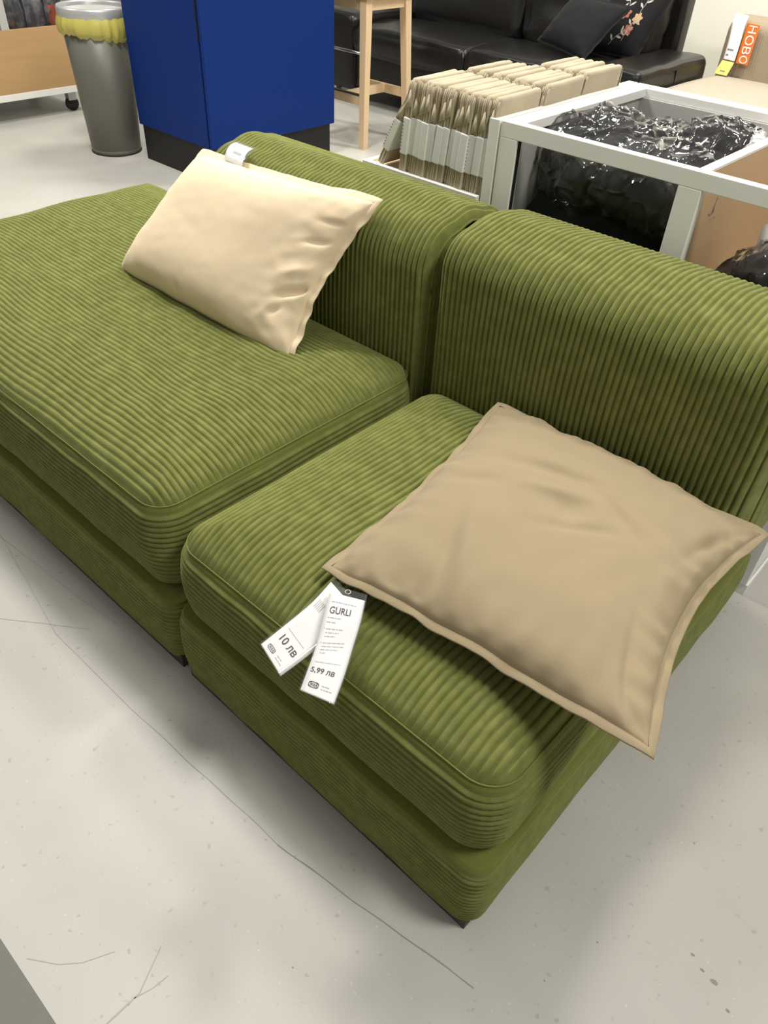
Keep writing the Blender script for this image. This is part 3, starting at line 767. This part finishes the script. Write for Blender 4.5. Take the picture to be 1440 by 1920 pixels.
def pack_meshes(variant):
    """folded cover standing on edge: x thickness .0186, y length .166, z height .205; origin at bottom centre"""
    rnd = random.Random(variant+3); mb_ = MB(); th = .0186
    V, F = rbox_data(th, .158, .203, .0085, 4, 0, dens=9)
    def wob(v): return Vector((.0016*noise.noise(Vector((variant*3, v.y*14, v.z*16))), 0, .0012*noise.noise(Vector((variant, v.y*22, 0)))))
    mb_.add([v+wob(v)+Vector((0, 0, .1015)) for v in V], F)
    for k in range(4):
        x = -th/2+th*(k+.5)/4; zt = .201-.003*abs(k-1.5)-rnd.uniform(0, .002)
        for ye, sg in ((-.078, -1), (.078, 1)):
            yl = rnd.uniform(.004, .008); V = []; F = []; n = 14
            for i in range(n+1):
                z = zt*i/n; bx_ = x+.0022*noise.noise(Vector((variant*5+k*2, 4, z*26)))*(1.3 if .125 < z < .18 or z < .04 else .2)
                tap = 1 if i < n else .45
                for (dx, dy) in ((-.0021, 0), (-.0013, yl*tap), (.0013, yl*tap), (.0021, 0)): V.append((bx_+dx, ye+sg*dy, z))
            for i in range(n):
                for q in range(3):
                    f = (i*4+q, i*4+q+1, (i+1)*4+q+1, (i+1)*4+q); F.append(f if sg < 0 else f[::-1])
            F.append((n*4, n*4+1, n*4+2, n*4+3)); mb_.add(V, F)
    zc = .150+rnd.uniform(-.012, .012)
    mb_.add([(-.008, -.088, zc-.020), (.008, -.087, zc-.010), (.001, -.0895, zc+.022), (-.008, -.078, zc-.022), (.008, -.078, zc-.012), (.001, -.078, zc+.026)], [(0, 1, 2), (0, 3, 4, 1), (1, 4, 5, 2), (0, 2, 5, 3)])
    return mb_
ORD = ['leftmost', 'second', 'third', 'fourth', 'fifth', 'sixth', 'seventh', 'eighth', 'ninth', 'tenth', 'eleventh', 'twelfth', 'thirteenth']
packs = []
for v in range(3):
    P_ = bpy.data.objects.new('folded_cushion_cover', None)
    mbv = pack_meshes(v)
    me = bpy.data.meshes.new('folded_cotton'); me.from_pydata([tuple(q) for q in mbv.v], [], mbv.f); me.materials.append(COVER)
    me.polygons.foreach_set('use_smooth', [True]*len(me.polygons)); 
    bb = MB().box(-.0099, .0099, -.0880, .0880, .042, .122, .002)
    me2 = bpy.data.meshes.new('paper_band'); me2.from_pydata([tuple(q) for q in bb.v], [], bb.f); me2.materials.append(PAPER)
    kk = MB()
    for r_ in range(9):
        for s2 in (-1, 1):
            kk.box(-.0103, -.0100, -.075+.012*s2, -.075+.012*s2+.004, .050+.0075*r_, .054+.0075*r_)
            kk.box(-.0095+.0, -.0065, -.0884, -.0881, .050+.0075*r_, .0525+.0075*r_) if s2 > 0 else None
    me3 = bpy.data.meshes.new('printed_marks'); me3.from_pydata([tuple(q) for q in kk.v], [], kk.f); me3.materials.append(INKM)
    packs.append((me, me2, me3))
def put_pack(x, y, z, tilt, yaw, label, group, marks=False, pick=0, sz=1.0):
    E_ = thing('folded_cushion_cover', label, 'cushion cover', (x, y, z), group)
    E_.rotation_euler = (0, tilt, yaw)
    for nm, me in zip(('folded_cotton', 'paper_band', 'printed_marks'), packs[pick % 3]):
        if nm == 'printed_marks' and not marks: continue
        o = bpy.data.objects.new(nm, me); COL.objects.link(o); o.parent = E_
    return E_
ZT = .6635
put_pack(-1.318, 1.538, ZT+.004, math.radians(27), 0, 'folded beige cushion cover leaning against the left end of the front row', 'folded cushion covers, front row', True, 1)
xs = -1.244
for i in range(13):
    x = xs+.0191*i
    lab = ORD[i]+' upright folded cushion cover from the left in the front row, white band'
    if i == 0: lab = 'upright folded cushion cover at left end of the front row, code marks on band'
    if i == 12: lab = 'folded beige cushion cover at the right end of the front row, touching the glass bin'
    put_pack(x, 1.538+random.uniform(-.004, .004)+(.0 if i < 10 else .004), ZT+random.uniform(0, .003), math.radians(5+random.uniform(-1.5, 1.5)), math.radians(random.uniform(-1, 1)), lab, 'folded cushion covers, front row', i in (0, 10), i)
for i in range(12):
    x = -1.232+.0195*i
    lab = ORD[i]+' folded cushion cover from the left in the middle row of the tray'
    if i == 0: lab = 'leftmost folded beige cushion cover of the middle row'
    if i == 11: lab = 'rightmost folded beige cushion cover of the middle row, beside the glass bin'
    put_pack(x, 1.713+random.uniform(-.004, .004), ZT+.005+random.uniform(0, .004), math.radians(5+random.uniform(-2, 2)), math.radians(random.uniform(-1.5, 1.5)), lab, 'folded cushion covers, middle row', False, i+1)
for i in range(7):
    x = -1.133+.0195*i
    lab = ORD[i]+' folded cushion cover from the left in the back row of the tray'
    if i == 0: lab = 'leftmost folded beige cushion cover of the back row'
    if i == 6: lab = 'rightmost folded beige cushion cover of the back row, beside the glass bin'
    put_pack(x, 1.888+random.uniform(-.004, .004), ZT+.008+random.uniform(0, .004), math.radians(5+random.uniform(-2, 2)), math.radians(random.uniform(-1.5, 1.5)), lab, 'folded cushion covers, back row', False, i+2)

# ================================================================ BLUE CABINET
bc = thing('blue_cabinet', 'tall blue service cabinet on a black plinth beside the grey waste bin', 'cabinet', (-3.43, 2.68, 0))
KX0, KX1, KY0, KY1, KZ0, KZ1 = -3.722, -3.125, 2.280, 3.080, .165, .95
MB().box(KX0, KX1-.020, KY0+.022, KY1, KZ0, KZ1).build('cabinet_body', BLUED, bc)
bdoor = MB().box(KX0, KX1-.028, KY0, KY0+.019, KZ0, KZ1, .001).build('door', BLUE, bc)
MB().box(KX0, KX1-.060, KY0-.0006, KY0+.019, .96, 1.0, .001)
MB().box(KX1-.018, KX1, KY0, KY1, KZ0, KZ1, .001).build('side_panel', BLUE, bc)
MB().box(KX1-.032, KX1-.022, KY0-.0012, KY0+.010, .60, KZ1).build('finger_groove', BLUED, bdoor)
MB().box(KX0-.02, KX1+.02, KY0-.02, KY1+.02, KZ1, KZ1+.03, .001).build('worktop', BLUE, bc)
MB().box(KX0+.015, KX1-.015, KY0+.010, KY1-.02, 0, KZ0).build('plinth', BLACKP, bc)

# ================================================================ WASTE BIN
wb = thing('waste_bin', 'grey metal waste bin with yellow liner bag beside the blue cabinet', 'waste bin', (-3.93, 2.249, 0))
cx, cy = -3.93, 2.249
MB().lathe([(.120, 0), (.124, .004), (.126, .022), (.1235, .024), (.126, .026), (.158, .60), (.156, .60), (.122, .03)], cx, cy, 64).build('body', BINM, wb, True)
MB().lathe([(.123, 0), (.128, .001), (.129, .006), (.124, .008)], cx, cy, 64).build('foot_ring', RUBBER, wb, True)
MB().lathe([(.150, .598), (.164, .600), (.168, .612), (.168, .640), (.164, .650), (.157, .651), (.152, .642), (.150, .598)], cx, cy, 64, False).build('rim', RIM, wb, True)
V = []; F = []; n = 96; rows_ = 12
for i in range(rows_+1):
    t = i/rows_
    for k in range(n):
        a = 2*math.pi*k/n
        drop = .092+.012*math.sin(a*2+1)+.003*math.sin(a*5)
        fold = .004*math.sin(a*17+2*math.sin(a*3))+.003*math.sin(a*29+1)
        r = .167+(.010*math.sin(math.pi*min(1, t*1.2))+fold*(.4+t))*(1 if t < .85 else .4)-(.016*smooth((t-.75)/.25))
        V.append((cx+r*math.cos(a), cy+r*math.sin(a), .612-drop*t))
for i in range(rows_):
    for k in range(n): F.append((i*n+k, (i+1)*n+k, (i+1)*n+(k+1) % n, i*n+(k+1) % n)[::-1])
mesh_obj('liner_bag', V, F, BAGM, wb)
MB().lathe([(.151, .63), (.146, .45), (.130, .20), (.118, .06), (.001, .05)], cx, cy, 64, False).build('bag_inside', WHITE, wb, True)

# ================================================================ BAR STOOL
st = thing('bar_stool', 'pale wooden bar stool standing in front of the black leather sofa', 'stool', (-3.26, 3.47, 0))
A_, B_, C_, D_ = (-3.118, 3.300), (-3.118, 3.665), (-3.470, 3.300), (-3.470, 3.665)
TOPZ = .70; ins = .032
def leg_at(p, z):
    sx = -1 if p[0] > -3.3 else 1; sy = 1 if p[1] < 3.5 else -1
    return (p[0]+sx*ins*z/TOPZ, p[1]+sy*ins*z/TOPZ, z)
for p in (A_, B_, C_, D_):
    MB().beam(leg_at(p, 0), leg_at(p, TOPZ), (.034, .034), (.046, .046)).build('leg', PINE, st)
def sbar(p, q, z, h, w_):
    a, b = Vector(leg_at(p, z)), Vector(leg_at(q, z)); d = (b-a).normalized(); s_ = Vector((-d.y, d.x, 0))*w_/2; u = Vector((0, 0, h/2))
    V = [a-s_-u, a+s_-u, a+s_+u, a-s_+u, b-s_-u, b+s_-u, b+s_+u, b-s_+u]
    return MB().add(V, [(3, 2, 1, 0), (4, 5, 6, 7), (0, 1, 5, 4), (1, 2, 6, 5), (2, 3, 7, 6), (3, 0, 4, 7)])
for p, q in ((A_, B_), (A_, C_), (B_, D_), (C_, D_)): sbar(p, q, .672, .052, .022).build('apron', PINE, st)
sbar(A_, C_, .235, .045, .020).build('stretcher', PINE, st); sbar(B_, D_, .235, .045, .020).build('stretcher', PINE, st)
MB().box(-3.304, -3.284, leg_at(A_, .235)[1], leg_at(B_, .235)[1], .215, .258).build('stretcher', PINE, st)
a, b = Vector(leg_at(C_, .455)), Vector(leg_at(A_, .455))
MB().tube([a, b], .007, 10).build('foot_rail', METAL, st, True)
a2, b2 = Vector(leg_at(C_, .262)), Vector(leg_at(A_, .262)); off = Vector((0, -.006, 0))
MB().box(a2.x, b2.x, a2.y-.014, a2.y+.010, .259, .264).build('metal_strip', RUBBER, st)
rbox('seat', (-3.294, 3.483, TOPZ+.022), (.40, .40, .040), .018, PINE, st)
tgl = thing('price_tag', 'small yellow and white price tag hanging from the stool leg beside the cabinet', 'price tag', (-3.44, 3.29, .44))
MB().box(-3.447, -3.417, 3.288, 3.2895, .395, .455).build('white_card', PAPER, tgl)
MB().box(-3.449, -3.413, 3.287, 3.2885, .335, .395).build('yellow_card', YELLOW, tgl)
MB().tube([(-3.432, 3.289, .45), (-3.436, 3.30, .475), (-3.44, 3.315, .468)], .001, 6).build('string', PAPER, tgl)

# ================================================================ BLACK LEATHER SOFA
ls = thing('leather_sofa', 'long black leather sofa against the back wall behind the stool', 'sofa', (-3.0, 4.5, 0))
FY_ = 4.00; LX0, LX1 = -4.22, -1.896
rbox('frame', ((LX0+LX1)/2, 4.48, .20), (LX1-LX0-.10, .90, .22), .03, LEATHER, ls)
rbox('arm', (LX1-.15, 4.40, .280), (.28, .80, .42), .040, LEATHER, ls, crown=.008, wob=.006)
rbox('arm', (-4.09, 4.42, .285), (.40, .84, .43), .045, LEATHER, ls, crown=.008, wob=.006)
MB().tube([(LX1-.283, 4.001, z) for z in (.10, .3, .46)], .003, 6).build('seam', LEATHER, ls, True)
MB().box(LX1-.012, LX1-.003, 4.40, 4.404, .10, .46).build('seam', LEATHER, ls)
rbox('back_frame', ((LX0+LX1-.20)/2, 4.82, .46), (LX1-LX0-.20, .13, .68), .03, LEATHER, ls)
for x0, x1 in ((-3.885, -3.000), (-2.994, -2.172)):
    rbox('seat_cushion', ((x0+x1)/2, 4.32, .365), (x1-x0, .66, .155), .045, LEATHER, ls, crown=.022, wob=.012)
for x0, x1 in ((-3.885, -3.000), (-2.994, -2.172)):
    rbox('back_cushion', ((x0+x1)/2, 4.66, .64), (x1-x0-.01, .22, .46), .07, LEATHER, ls, crown=.03, wob=.02, rot=Matrix.Rotation(math.radians(-12), 3, 'X'))
for x, y in ((LX0+.10, 4.07), (LX1-.08, 4.07), (LX0+.10, 4.78), (LX1-.08, 4.78), (-3.0, 4.07)):
    MB().beam((x, y, 0), (x, y, .10), (.07, .05)).build('foot', METAL, ls)
bkc = thing('cushion', 'plain black square cushion on the black leather sofa', 'cushion', (-2.40, 4.35, .45))
cushion(bkc, [(-2.729, 4.33, .493), (-2.345, 4.19, .462), (-2.225, 4.37, .700), (-2.62, 4.46, .71)], .075, .06, BLKFAB, BLKFAB, N=40, concave=.06, wr=lambda u, v, s: .004*noise.noise(Vector((u*3, v*3, 0))))
flc = thing('cushion', 'black cushion embroidered with flowers, propped at the right end of the leather sofa', 'cushion', (-2.2, 4.5, .45))
FP = [(-2.50, 4.44, .462), (-2.185, 4.47, .462), (-2.095, 4.60, .80), (-2.44, 4.62, .82)]
cushion(flc, FP, .06, .05, BLKFAB, BLKFAB, N=40, concave=.05)
# embroidery, raised thread following the cushion face
FPv = [Vector(p) for p in FP]; fn = (FPv[1]-FPv[0]).cross(FPv[3]-FPv[0]).normalized()
def fl_at(u, v, o=.0015):
    a, b = (u+1)/2, (v+1)/2
    eu = (FPv[1]-FPv[0]+FPv[2]-FPv[3]).normalized(); ev = (FPv[3]-FPv[0]+FPv[2]-FPv[1]).normalized()
    p = FPv[0]*(1-a)*(1-b)+FPv[1]*a*(1-b)+FPv[2]*a*b+FPv[3]*(1-a)*b
    Wc = (FPv[1]-FPv[0]).length/2; Hc = (FPv[3]-FPv[0]).length/2
    p = p-eu*.05*Wc*u*abs(u)*(1-v*v)-ev*.05*Hc*v*abs(v)*(1-u*u)
    return p+fn*(.06*((1-abs(u)**2.4)*(1-abs(v)**2.4))**.5+o)
M_LEAF = mat('grey_thread', (0.42, 0.40, 0.36), .8); M_PINK = mat('rust_thread', (0.36, 0.12, 0.08), .8); M_GOLD = mat('gold_thread', (0.50, 0.33, 0.18), .8)
def petalmesh(mb_, u, v, L, wd, ang):
    pts = []
    for k in range(10):
        t = k/9; pts.append((t, math.sin(math.pi*t)**.8*wd))
    poly = [(t*L, w_) for t, w_ in pts]+[(t*L, -w_) for t, w_ in reversed(pts[1:-1])]
    c, s_ = math.cos(ang), math.sin(ang)
    mb_.add([fl_at(u+x*c-y*s_, v+x*s_+y*c) for x, y in poly], [tuple(range(len(poly)))])
rnd = random.Random(5)
for (u0, v0, a0) in ((-.7, -.8, 1.0), (-.1, -.85, .9), (.3, -.7, 1.4), (.0, -.1, 1.2), (-.55, -.15, .6), (.45, .05, 1.6)):
    u, v, a = u0, v0, a0; lf, fl = MB(), MB()
    for k in range(9):
        nu, nv = u+.075*math.cos(a), v+.075*math.sin(a)
        petalmesh(lf, u, v, .11, .008, a)
        if k % 2: petalmesh(lf, nu, nv, .20, .032, a+(1.0 if k % 4 == 1 else -1.0))
        u, v = nu, nv; a += rnd.uniform(-.4, .4)
        if abs(u) > .85 or abs(v) > .85: break
    M1 = (M_PINK, M_GOLD)[rnd.random() < .45]
    for q in range(6): petalmesh(fl, u*.95, v*.95, .17, .055, q*math.pi/3+.3)
    lf.build('leaf_embroidery', M_LEAF, flc); fl.build('flower_embroidery', M1, flc)

# ================================================================ BEIGE SOFA
bs = thing('beige_sofa', 'beige sofa with corduroy backrest and price tags, behind the glass bin', 'sofa', (-1.0, 4.6, 0))
rbox('base', (-.90, 4.42, .14), (1.95, 1.00, .24), .03, LINEN, bs)
rbox('seat_cushion', (-.905, 4.40, .315), (1.96, .98, .17), .05, LINEN, bs, crown=.012)
backrest(bs, -1.886, .07, 4.870, 5.12, .25, .662, .04, LINENC, LINENC, A=.0030, sub=6, npr=50, rad=.05)
nv_ = thing('sale_tag', 'shop tags', 'price tag', (-1.8, 4.99, .45))
nv_['label'] = 'white, orange and yellow shop tags reading НОВО hung on the beige backrest'
wt = Sheet([((-1.8585, 4.8794, 0.6876), (-1.7865, 4.8794, 0.6837)), ((-1.8517, 4.8454, 0.6468), (-1.7807, 4.8454, 0.6429)), ((-1.8419, 4.8357, 0.5593), (-1.7749, 4.8357, 0.5593)), ((-1.8400, 4.8308, 0.4796), (-1.7749, 4.8308, 0.4767))], .07, .22)
wt.panel('white_strip', PAPER, nv_, 0, .07, 0, .22, .0)
mb = MB(); wt.scribble(mb, .008, .045, .170, .006, .001); wt.scribble(mb, .008, .022, .19, .008, .001); mb.build('small_print', INKM, nv_)['kind'] = 'stuff'
og = Sheet([((-1.7710, 4.8454, 0.6565), (-1.7010, 4.8454, 0.6536)), ((-1.7690, 4.8357, 0.5593), (-1.6991, 4.8357, 0.5593)), ((-1.7671, 4.8308, 0.4699), (-1.6991, 4.8308, 0.4670))], .07, .19)
og.panel('orange_strip', ORANGE, nv_, 0, .07, 0, .19, .0)
mb = MB(); og.text(mb, 'НОВО', .060, .016, .008, -math.pi/2, .0003, .0015); mb.build('lettering', PAPER, nv_)
mb = MB(); og.scribble(mb, .045, .058, .17, .006, .001); mb.build('small_print', INKG, nv_)['kind'] = 'stuff'
yl = Sheet([((-1.8429, 4.8289, 0.4738), (-1.7729, 4.8289, 0.4718)), ((-1.8614, 4.8114, 0.4087), (-1.7865, 4.8114, 0.4067))], .07, .07)
yl.panel('yellow_card', YELLOW, nv_, 0, .07, 0, .07, .0)
mb = MB(); yl.scribble(mb, .022, .05, .045, .006, .001); mb.build('small_print', INKM, nv_)['kind'] = 'stuff'
MB().box(-1.857, -1.79, 4.84, 4.90, .682, .688).build('clear_hook', SLEEVE, nv_)

# ================================================================ SHELF BIN AT LEFT
sh = thing('display_crate', 'wooden display crate on castors left of the waste bin, filled with bagged goods', 'display crate', (-5.0, 2.1, 0))
HX, HY0, HY1 = -4.72, 1.50, 2.58
MB().box(HX-.02, HX, HY0, HY1, .145, .448, .001).build('front_panel', BEECH, sh)
MB().box(HX-.62, HX+.006, HY0, HY1+.006, .112, .145, .001).build('bottom_frame', WHITE, sh)
MB().box(HX-.62, HX-.60, HY0, HY1, .145, .448, .001).build('back_panel', BEECH, sh)
MB().box(HX-.60, HX-.02, HY1-.02, HY1, .145, .448, .001).build('end_panel', BEECH, sh)
MB().box(HX-.60, HX-.02, HY0, HY0+.02, .145, .448, .001).build('end_panel', BEECH, sh)
MB().box(HX-.60, HX-.02, HY0+.02, HY1-.02, .145, .160).build('crate_floor', BEECH, sh)
for y in (2.165,):
    MB().box(HX-.075, HX-.002, y-.022, y+.022, .448, 1.30, .001).build('post', GREYP, sh)
MB().box(HX-.60, HX-.57, HY0, HY1, .448, 1.30, .001).build('rear_board', BLKFAB, sh)
for y in (1.62, 2.49):
    for x in (HX-.06, HX-.55):
        cst = MB().box(x-.02, x+.02, y-.025, y+.025, .06, .112).build('castor', METAL, sh)
        MB().tube([(x-.012, y, .04), (x+.012, y, .04)], .038, 20).build('wheel', RUBBER, cst, True)
DG = mat('dark_grey_goods', (0.05, 0.05, 0.06), .6, var=(30, (0.16, 0.16, 0.19), .45, .6))
OG = mat('orange_label', (0.50, 0.08, 0.015), .5)
BR = mat('brown_goods', (0.10, 0.05, 0.035), .6)
k = 0
labs = ['dark bagged item with orange label, nearest the post in the wooden crate', 'dark bagged item in the middle of the wooden crate', 'dark bagged item with orange label at the crate\'s right end', 'brown item left of the crate\'s white post']
for (y, ms, orange, ww) in ((2.255, DG, True, .10), (2.37, DG, False, .12), (2.485, DG, True, .10), (2.07, BR, False, .12)):
    E_ = thing('bagged_item', labs[k], 'bagged goods', (HX-.16, y, .16), 'bagged goods in the wooden crate')
    rbox('bag', (HX-.16, y, .38), (.22, ww, .44), .03, ms, E_, crown=.01, wob=.02)
    rbox('plastic_bag', (HX-.16, y, .385), (.24, ww+.006, .455), .03, FILM, E_, crown=.012, wob=.02)
    if orange: rbox('label', (HX-.05, y-.005, .49), (.012, .055, .10), .004, OG, E_, wob=.008)
    k += 1
